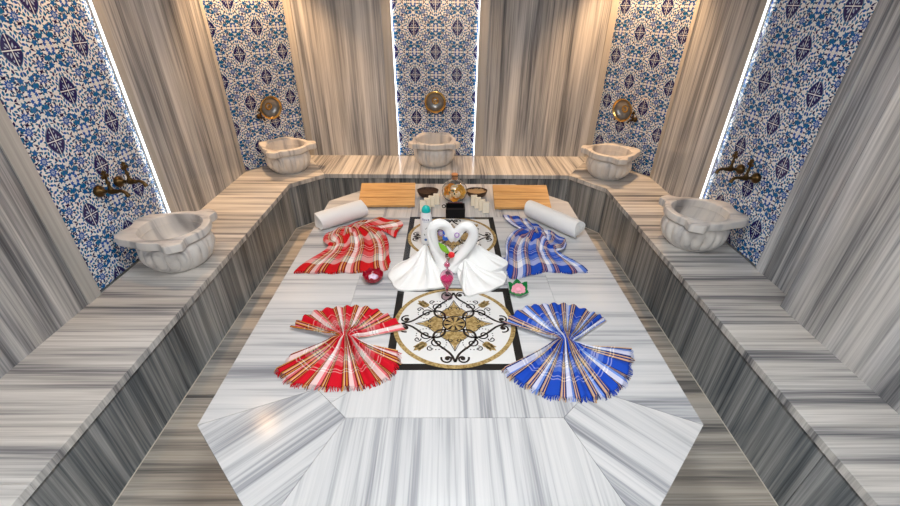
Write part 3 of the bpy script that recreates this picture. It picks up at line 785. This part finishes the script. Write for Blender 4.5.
mb=MB(); swan_body(mb,swanR2,(.10,1.86),.065,.040,5,2.3,edge=.014,amp=.016); child_at(mb.build('folded_body',M_terry,None,1.2),s_r)
mb=MB(); swan_body(mb,swanR1,(.15,1.915),.105,.065,4,3.1,edge=.034,amp=.014); child_at(mb.build('folded_wing',M_terry,None,1.2),s_r)
mb=MB(); neck(mb,neckR,-1); child_at(mb.build('neck',M_terry,None,1.2),s_r)
mb=MB(); mb.box((.315,1.915,T+.048),(.018,.010,.003)); child_at(mb.build('woven_label',plain('navy_label',(.03,.06,.25),.6)),s_r)

# ------------------------------------------------------------------ wooden headrests
def headrest(x0,x1,y0,label,grp='slanted wooden headrests',k=0):
    root=empty('wooden_headrest',((x0+x1)/2,y0,T),k,label,'headrest',grp); w=x1-x0
    tilt=math.atan2(.075,.235); D=.245; M=Matrix.Translation((0,0,.012))@Matrix.Rotation(tilt,4,'X')
    for i in range(3):
        mb=MB(); a=D*i/3; b=D*(i+1)/3-.006; mb.box((0,(a+b)/2,.009),(w,b-a,.018),M); o=mb.build('plank',M_wood,root); bevel(o,.002,2)
    for sg in (-1,1):
        xx=sg*(w/2-.04); mb=MB(); mb.prism([(0,0),(0,0),(0,0)],0,0) if False else None
        A=[(xx-.01,.012,0),(xx-.01,.225,0),(xx-.01,.225,.078),(xx-.01,.012,.012)]; Bq=[(p[0]+.02,p[1],p[2]) for p in A]
        mb.poly(list(reversed(A))); mb.poly(Bq)
        for i in range(4): j=(i+1)%4; mb.poly([A[i],A[j],Bq[j],Bq[i]])
        orient(mb.build('wedge_support',M_wood,root))
    return root
headrest(-.606,-.216,2.645,'honey-coloured three-plank wooden headrest behind the left rolled towel',k=.03)
headrest(.338,.728,2.618,'honey-coloured three-plank wooden headrest behind the right rolled towel',k=-.01)

# ------------------------------------------------------------------ coconut bowls
def fib():
    m,t,b=nt('dark_coconut_shell'); L=t.links.new; tc=N(t,'ShaderNodeTexCoord'); n=N(t,'ShaderNodeTexNoise'); n.inputs['Scale'].default_value=60; L(tc.outputs['Object'],n.inputs[0])
    r=ramp(t,[(.35,(.018,.008,.004)),(.65,(.10,.045,.018))]); L(n.outputs[0],r.inputs[0]); L(r.outputs[0],b.inputs['Base Color']); b.inputs['Roughness'].default_value=.6; return m
M_coco=fib()
def coconut(x,yv,lbl,inner):
    root=empty('coconut_bowl',(x,yv,T),0,lbl,'bowl')
    mb=MB(); pr=[(.02,.001),(.045,.006),(.066,.022),(.076,.045),(.079,.056),(.0755,.057),(.072,.046),(.062,.026)]
    mb.lathe(pr,36,rad=lambda t,z:1+.02*S(3*t)+.015*S(7*t)); mb.f.pop();mb.uv.pop();mb.m.pop()
    for i,v in enumerate(mb.v): mb.v[i]=(v[0],v[1]*.80,v[2])
    mb.build('shell',M_coco,root,1)
    mb=MB(); pr=[(.0735,.048),(.060,.038),(.035,.034),(.010,.036)]
    mb.lathe(pr,36,rad=lambda t,z:1+.02*S(3*t)+.08*S(9*t+z*200)); mb.f.pop(-2);mb.uv.pop(-2);mb.m.pop(-2)
    for i,v in enumerate(mb.v): mb.v[i]=(v[0],v[1]*.80,v[2]+.003*S(v[0]*230)*Cs(v[1]*190))
    mb.build('contents',inner,root,1)
    return root
coconut(-.132,2.845,'dark brown coconut shell bowl with dark filling behind the left soap bars',plain('dark_coffee_scrub',(.05,.022,.012),.8))
coconut(.226,2.845,'brown coconut shell bowl with pale tan filling behind the right soap bars',plain('tan_flakes',(.42,.27,.13),.8))
# ------------------------------------------------------------------ soap bars
M_soap=plain('cream_olive_soap',(.88,.79,.63),.45,Subsurface_Weight=.0)
def soap():
    mb=MB(); mb.box((0,0,.040),(.043,.017,.078)); o=mb.build('soap_bar',M_soap); bevel(o,.004,3); 
    for v in o.data.vertices: pass
    return o
sp0=None
NMS=['frontmost of the four','second from the front of the four','third from the front of the four','rearmost of the four']
for side,pts in (('left',[(-.155,2.600),(-.128,2.640),(-.099,2.678),(-.066,2.715)]),('right',[(.272,2.580),(.248,2.618),(.222,2.656),(.198,2.694)])):
    for i,(x,yv) in enumerate(pts):
        if sp0 is None: sp0=soap(); o=sp0
        else: o=sp0.copy(); COL.objects.link(o)
        o.location=(x,yv,T+.001); o.rotation_euler=(-.06,0,rnd.uniform(-.04,.04)+(-.16 if side=='left' else .14))
        tag(o,'upright cream soap bar, %s, %s of the flower globe'%(NMS[i],side),'soap','%s row of cream soap bars'%side)
# ------------------------------------------------------------------ black box
bb=empty('black_box',(.064,2.545,T),0,'open black square box in front of the flower globe, behind the swans','box')
mb=MB(); W_,D_,H_=.128,.105,.066; t_=.006
mb.box((0,0,.004),(W_,D_,.008))
for sx in (-1,1): mb.box((sx*(W_/2-t_/2),0,H_/2+.004),(t_,D_,H_-.008))
for sy in (-1,1): mb.box((0,sy*(D_/2-t_/2),H_/2+.004),(W_-2*t_,t_,H_-.008))
o=mb.build('box_body',plain('matte_black_lacquer',(.003,.003,.004),.5,0,.2),bb); bevel(o,.0015,1)
mb=MB(); mb.box((0,0,.030),(W_-2*t_-.001,D_-2*t_-.001,.006)); mb.build('lining',plain('black_velvet',(.012,.006,.008),.9),bb)
mb=MB(); mb.tube([(-.05+.1*i/10,.0525+.004,.066) for i in range(11)],.003,8); mb.build('red_edge_cord',plain('dark_red_cord',(.12,.01,.02),.6),bb)
mb=MB(); mb.tube([(-.077+.011*Cs(2*PI*i/20),.03,.052+.011*S(2*PI*i/20)) for i in range(21)],.003,8); mb.build('ring_handle',plain('black_iron',(.02,.02,.02),.4,.6),bb,.8)

# ------------------------------------------------------------------ flower globe
M_cg=glass('clear_vase_glass',(1,1,1),.0)
vs=empty('glass_globe_vase',(.063,2.80,T),0,'round clear glass bottle vase filled with orange and cream flowers','vase'); vs.scale=(1.12,1.12,1.05)
mb=MB(); oprof=[(.022,.0),(.045,.003),(.066,.018),(.079,.042),(.083,.068),(.078,.094),(.062,.120),(.040,.138),(.026,.146),(.0215,.156),(.0215,.176),(.026,.182)]
iprof=[(r-.0022 if i>1 else max(.004,r-.003),z+(.003 if z<.02 else 0)) for i,(r,z) in enumerate(oprof)]
mb.lathe(oprof+list(reversed(iprof)),48); mb.build('glass_shell',M_cg,vs,1.2)
def lit_fl(): pass
mb=MB(); mb.lathe([(.017,.152),(.0188,.158),(.0188,.178),(.021,.184),(.020,.190),(.012,.192)],24); mb.build('cork_stopper',plain('orange_brown_cork',(.60,.26,.10),.7),vs,.8)
def rosette(mb,c,r,mi=0,seedv=0,n=3):
    """layered petals"""
    rr=random.Random(seedv); c=Vector(c); ax=Vector((rr.uniform(-.3,.3),-.9+rr.uniform(-.2,.2),.6+rr.uniform(-.2,.3))).normalized()
    q=ax.to_track_quat('Z','Y').to_matrix()
    mb.ball(c,r*.45,12,8,mi)
    for ly in range(n):
        k=5+ly*2; R_=r*(.38+.30*ly); tilt=1.25-.42*ly
        for i in range(k):
            a=2*PI*i/k+ly*.6; rows=[]
            for u in range(5):
                uu=u/4; row=[]
                for v in range(5):
                    vv=(v/4-.5)*2; wd=R_*.62*S(PI*(.18+.72*uu))
                    rad=.18*R_+R_*uu*Cs(tilt*.75); hz=R_*uu*S(tilt)*.75-.10*R_*vv*vv*0+.12*R_*(1-uu)
                    p=Vector((rad*Cs(a)-vv*wd*S(a),rad*S(a)+vv*wd*Cs(a),hz-.18*r*ly*.3+.12*R_*vv*vv))
                    row.append(c+q@p)
                rows.append(row)
            mb.grid(rows,None,mi)
FC=[plain('orange_petals',(1,.40,.01),.6),plain('cream_petals',(1,.80,.52),.6),plain('yellow_orange_petals',(.95,.50,.04),.6)]
fls=[((-.034,-.022,.078),.027,0),((.000,-.050,.040),.026,0),((.034,-.030,.074),.028,2),((.013,-.046,.062),.020,1),((-.030,-.040,.052),.020,1),((.040,-.030,.044),.020,2),((-.048,-.016,.050),.018,2),((.000,-.020,.090),.022,1),((-.02,.025,.07),.03,0),((.03,.03,.06),.03,2),((0,.0,.045),.03,1),((.05,.0,.06),.022,1),((-.05,.012,.075),.02,1)]
for i,(p,r,m_) in enumerate(fls):
    r*=1.12
    mb=MB(); rosette(mb,p,r,0,i); mb.build('flower',FC[m_],vs,1.2)
mb=MB(); rr=random.Random(3)
for i in range(34):
    a=rr.uniform(0,2*PI); R_=rr.uniform(.035,.062); z=rr.uniform(.022,.098); p=Vector((R_*Cs(a),R_*S(a)-.004,z)); d=Vector((rr.uniform(-1,1),rr.uniform(-1,1),rr.uniform(-1,1))).normalized()*.012; s_=d.cross(Vector((0,0,1))).normalized()*.005
    mb.poly([p-d,p+s_,p+d,p-s_])
mb.build('foliage',plain('dark_green_leaves',(.05,.12,.02),.6),vs)['kind']='stuff'

# ------------------------------------------------------------------ lotion bottle
bt=empty('lotion_bottle',(-.113,2.165,T),0,'white plastic bottle with teal cap standing left of the swans','bottle')
M_wp=plain('white_plastic',(.84,.85,.86),.3)
mb=MB(); mb.lathe([(.030,.0),(.034,.003),(.0355,.02),(.0355,.12),(.0345,.155),(.0305,.185),(.0250,.203)],32)
for i,v in enumerate(mb.v): mb.v[i]=(v[0],v[1]*.68,v[2])
mb.build('bottle_body',M_wp,bt,.8)
mb=MB(); mb.lathe([(.0245,.2035),(.0258,.205),(.0255,.218),(.022,.232),(.014,.242),(.004,.246)],32)
for i,v in enumerate(mb.v): mb.v[i]=(v[0],v[1]*.68,v[2])
mb.build('cap',plain('teal_cap',(.0,.46,.43),.3),bt,.8)
def onb(x,z,e=.0006): # front surface of the bottle
    r=.0355 if z<.125 else .0355-(z-.125)*.03
    return (x,-math.sqrt(max(0,1-(x/r)**2))*r*.68-e,z)
def patch(name,x0,x1,z0,z1,mat):
    mb=MB(); n=8; mb.grid([[onb(x0+(x1-x0)*i/n,z) for i in range(n+1)] for z in (z0,z1)]); return mb.build(name,mat,bt)
M_nv=plain('navy_print',(.02,.04,.22),.4)
# brand word as small raised strokes
mb=MB(); x=-.0205
def seg(p,q,w=.0022):
    d=Vector(q)-Vector(p); l=d.length or 1; nx,nz=-d.y/l*w/2,d.x/l*w/2
    a=[(p[0]+nx,p[1]+nz),(q[0]+nx,q[1]+nz),(q[0]-nx,q[1]-nz),(p[0]-nx,p[1]-nz)]; mb.poly([onb(*r) for r in reversed(a)])
LET={'D':[((0,0),(0,1)),((0,1),(.6,.85)),((.6,.85),(.75,.5)),((.75,.5),(.6,.15)),((.6,.15),(0,0))],'o':[((.0,.35),(.3,.65)),((.3,.65),(.6,.35)),((.6,.35),(.3,0)),((.3,0),(0,.35))],'v':[((0,.65),(.3,0)),((.3,0),(.6,.65))],'e':[((0,.35),(.6,.35)),((.6,.35),(.3,.65)),((.3,.65),(0,.33)),((0,.33),(.25,0)),((.25,0),(.6,.1))]}
for ch in 'Dove':
    for p,q in LET[ch]: seg((x+p[0]*.011,.160+p[1]*.011),(x+q[0]*.011,.160+q[1]*.011))
    x+=.0105
mb.build('brand_lettering',M_nv,bt)
patch('print_line',-.016,.016,.150,.1525,plain('grey_blue_print',(.30,.36,.50),.4))
mb=MB(); 
for (x,z,l,w,a) in ((.003,.112,.012,.005,.9),(-.004,.106,.010,.004,2.3),(.014,.078,.018,.007,1.0),(.006,.070,.016,.006,.4),(-.010,.068,.016,.006,2.0),(.020,.064,.014,.006,1.6)):
    mb.poly([onb(*p) for p in reversed(leaf(x,z,l,w,a))])
mb.build('leaf_print',plain('grey_green_print',(.12,.16,.14),.4),bt)
mb=MB(); mb.poly([onb(*p) for p in reversed(starp(-.004,.035,.0075,.0085,8))]); mb.build('round_badge',plain('blue_badge',(.06,.16,.42),.4),bt)

# ------------------------------------------------------------------ things in the heart
def ringobj(c,r,w,mat_,lbl,tilt=0):
    root=empty('beaded_ring',c,0,lbl,'ornament')
    mb=MB(); mb.tube([(r*Cs(2*PI*i/24),tilt*S(2*PI*i/24)*r,r*1.15*S(2*PI*i/24)) for i in range(25)],w,8); mb.build('ring_band',mat_,root,1)
    mb=MB(); mb.ball((0,0,0),r*.72,14,8,sc=(1,.35,1.1)); mb.build('pearl_center',plain('pearl_white',(.75,.72,.74),.3),root,1)
    return root
M_lil=plain('lilac_beads',(.42,.25,.55),.35)
ringobj((-.024,1.888,.700),.012,.0032,M_lil,'lilac-rimmed white bead ornament on the left swan, inside the heart')
ringobj((.057,1.848,.711),.011,.0030,M_lil,'lilac-rimmed white bead ornament on the right swan, inside the heart')
tk=empty('blue_bow_tie',(.001,1.874,.664),0,'small bright blue bow between the two swan necks','ornament')
M_bb=plain('bright_blue_ribbon',(.01,.14,.72),.45)
for nm,zz,sg in (('upper_loop',.052,1),('lower_loop',.014,-1)):
    mb=MB(); mb.lathe([(.004,-.016*1),(.015,-.012),(.016,.006),(.007,.014)] if sg>0 else [(.007,-.012),(.017,-.006),(.017,.012),(.005,.016)],14,c=(0,0,zz))
    for i,v in enumerate(mb.v): mb.v[i]=(v[0],v[1]*.45,v[2])
    mb.build(nm,M_bb,tk,.9)
mb=MB(); mb.ball((0,-.006,.033),.008,12,8); mb.build('pearl_knot',plain('knot_white',(.78,.76,.78),.4),tk,1)
mb=MB(); mb.tube([(0,0,-.175+.004),(0,0,.034)],.0022,8); mb.build('stem',plain('thin_brown_stem',(.16,.09,.05),.6),tk,1)
rs=empty('artificial_rose',(.024,1.845,.592),0,'small red rosebud with green leaf lying where the swan necks meet','flower')
mb=MB(); mb.ball((.006,0,.004),.0165,18,12,sc=(1.08,1,1))
mb.tube([(.006+.011*(1-i/24)*Cs(i*.75),-.0145-.002*(i/24),.004+.011*(1-i/24)*S(i*.75)) for i in range(25)],.0022,6)
mb.build('red_bud',plain('red_petal',(.75,.008,.015),.4),rs,1)
mb=MB(); 
def thick_leaf(mb,p,q,w,th,nrm=(0,-1,0)):
    p=Vector(p);q=Vector(q);d=q-p;nrm=Vector(nrm);s_=d.cross(nrm).normalized(); rows=[]
    for i in range(9):
        t=i/8; ww=w*S(PI*min(1,max(.02,t)))**.8*.5+.0004; c0=p+d*t+nrm*.004*S(PI*t)
        rows.append([c0-s_*ww,c0+nrm*th,c0+s_*ww,c0-nrm*th])
    mb.grid(rows,None,0,closed=True)
thick_leaf(mb,(-.060,0,.078),(-.004,0,.010),.030,.003); mb.build('leaf',plain('fresh_green_leaf',(.22,.50,.02),.5),rs,1)
mb=MB(); mb.tube(spline([(-.008,0,.012),(.0,.004,-.004),(-.006,.006,-.030),(-.008,.008,-.060)],12),.0022,8); mb.build('stem',plain('brown_green_stem',(.10,.12,.03),.6),rs,1)

# ------------------------------------------------------------------ hand boiler with pink liquid
hb=empty('love_meter',(.007,1.628,T),0,'glass hand boiler with bright pink liquid in front of the swans','ornament')
M_pg=glass('pink_tinted_glass',(1,.72,.83),.0)
M_pl=plain('pink_liquid',(.90,.02,.26),.15)
mb=MB(); mb.lathe([(.010,0),(.026,.001),(.028,.004),(.026,.007),(.012,.012),(.006,.020),(.005,.036),(.006,.044)],32); mb.build('foot',M_pg,hb,1)
op=[(.0055,.044),(.012,.062),(.026,.092),(.033,.110),(.034,.124),(.030,.140),(.020,.152),(.008,.158),(.0055,.164),(.006,.176),(.013,.182),(.016,.190),(.013,.198),(.006,.204),(.003,.212),(.002,.224)]
ip=[(max(.0008,r-.0016),z+(.001 if z<.05 else 0)) for r,z in op]
mb=MB(); mb.lathe(op+list(reversed(ip)),32); mb.build('glass_bulb',M_pg,hb,1.2)
mb=MB(); mb.lathe([(.003,.048),(.0095,.062),(.0235,.092),(.0305,.110),(.0312,.114)],32); mb.build('pink_liquid',M_pl,hb,.8)
mb=MB(); mb.tube(spline([(.0,0,.176),(.006,0,.160),(-.006,0,.148),(.006,0,.138),(0,0,.126)],20),.0018,8); mb.build('inner_coil',plain('smoky_tube',(.25,.10,.14),.2),hb,1)
mb=MB(); mb.lathe([(.004,.183),(.011,.186),(.0125,.190),(.010,.194),(.002,.197)],20); mb.build('upper_liquid',plain('rose_liquid',(.80,.16,.28),.2),hb,.8)
# ------------------------------------------------------------------ candle holders
M_rg=plain('ruby_glass',(.38,.006,.025),.08,0,.6,Transmission_Weight=.25)
cr=empty('red_candle_bowl',(-.372,1.772,T),0,'small ruby red glass bowl with lilac candle beside the left swan','candle holder')
mb=MB(); n=60; prof=[(.020,0),(.034,.003),(.046,.014),(.052,.028),(.053,.038)]
rows=[[(r*Cs(2*PI*k/n),r*S(2*PI*k/n),z+(.010*max(0,S(7*2*PI*k/n)) if i==len(prof)-1 else 0)) for k in range(n)] for i,(r,z) in enumerate(prof)]
top=rows[-1]; rows.append([(x*.93,yv*.93,z) for x,yv,z in top])
for r,z in ((.047,.028),(.040,.016),(.020,.009)): rows.append([(r*Cs(2*PI*k/n),r*S(2*PI*k/n),z) for k in range(n)])
mb.grid(rows,None,0,closed=True); mb.poly(list(reversed(rows[0]))); mb.poly(rows[-1]); mb.build('glass_bowl',M_rg,cr,1)
mb=MB(); mb.lathe([(.022,.0098),(.024,.012),(.024,.024),(.019,.029),(.008,.030)],20,rad=lambda t,z:1+.10*S(5*t)); mb.build('lilac_wax',plain('lilac_wax_stuff',(.74,.60,.80),.5),cr,.8)
mb=MB(); mb.tube([(0,0,.030),(.001,0,.037)],.0009,6); mb.build('wick',plain('wick_dark',(.05,.03,.03),.8),cr)
cg=empty('lotus_candle_holder',(.360,1.668,T),0,'green leaf-shaped glass holder with pink rose candle right of the swans','candle holder')
M_gg=plain('green_lacquer_leaf',(.012,.20,.05),.18)
mb=MB(); mb.lathe([(.012,0),(.030,.001),(.040,.010),(.043,.017),(.039,.018),(.030,.012),(.010,.009)],30); mb.build('cup',M_gg,cg,1)
for i in range(6):
    a=2*PI*i/6+.55; mb=MB(); rows=[]
    hgt=.040 if S(a)>-.1 else .016
    for u in range(9):
        t=u/8; wd=.025*S(PI*(.25+.75*t))**.7 if t<1 else .0005; rad=.030+.026*t; z=.006+hgt*t**1.4
        for_=[]
        for k,v in enumerate((-1,-.5,0,.5,1)):
            rad2=rad-.006*(v*v)
            for_.append((rad2*Cs(a)-v*wd*S(a),rad2*S(a)+v*wd*Cs(a),z+.004*v*v))
        rows.append(for_)
    mb.grid(rows); o=mb.build('petal_leaf',M_gg,cg,1); sm=o.modifiers.new('s','SOLIDIFY'); sm.thickness=.002
mb=MB(); rosette(mb,(0,-.004,.020),.031,0,4,3); mb.build('rose_candle',plain('pink_wax_rose',(.92,.42,.52),.5),cg,1)

# ------------------------------------------------------------------ lights (warm ceiling lamps, plus two added white fill lights)
def lamp(x,yv,r,warm,power,label,spot=True,size=1.62,blend=.6,tilt=None):
    root=empty('ceiling_lamp',(x,yv,HC),0,label,'lamp','recessed ceiling lamps')  # name and group also cover the two added fill lights
    mb=MB(); mb.lathe([(r+.018,0),(r+.016,-.008),(r+.002,-.010),(r,-.006),(r,0)],32); orient(mb.build('lamp_rim',M_steel,root,.6))
    mb=MB(); mb.lathe([(r,-.0035),(r,-.002),(r,-.001)],32); mb.build('lamp_lens',M_lampw if warm else M_fill,root)
    ld=bpy.data.lights.new('lamp_light','SPOT' if spot else 'AREA'); ld.energy=power; ld.color=(1,.60,.30) if warm else (.87,.935,1)
    if spot: ld.spot_size=size; ld.spot_blend=blend; ld.shadow_soft_size=.055
    else: ld.shape='DISK'; ld.size=r*2
    lo=bpy.data.objects.new('lamp_light',ld); COL.objects.link(lo); lo.parent=root; lo.location=(0,0,-.03)
    if tilt: lo.rotation_euler=tilt
    return root
lamp(-1.50,2.27,.035,True,20,'small warm recessed lamp over the left basin')
lamp(-1.50,3.66,.035,True,84,'small warm recessed lamp over the back left basin')
lamp(-.10,3.80,.035,True,36,'small warm recessed lamp over the middle basin')
lamp(1.50,3.66,.035,True,84,'small warm recessed lamp over the back right basin')
lamp(.02,1.22,.28,False,10,'added round white fill light over the platform front',spot=False)  # fill disc added to brighten the platform, no known fitting
lamp(.02,-.65,.36,False,22,'added round white fill light near the entrance',spot=False)  # unseen fill disc behind the camera, added to brighten the near walls
w_=bpy.data.worlds.new('world'); scn.world=w_; w_.use_nodes=True; w_.node_tree.nodes['Background'].inputs[0].default_value=(.5,.5,.5,1); w_.node_tree.nodes['Background'].inputs[1].default_value=.0
vs_=scn.view_settings; vs_.view_transform='Standard'; vs_.look='None'; vs_.gamma=1; vs_.use_curve_mapping=False; vs_.exposure=.56
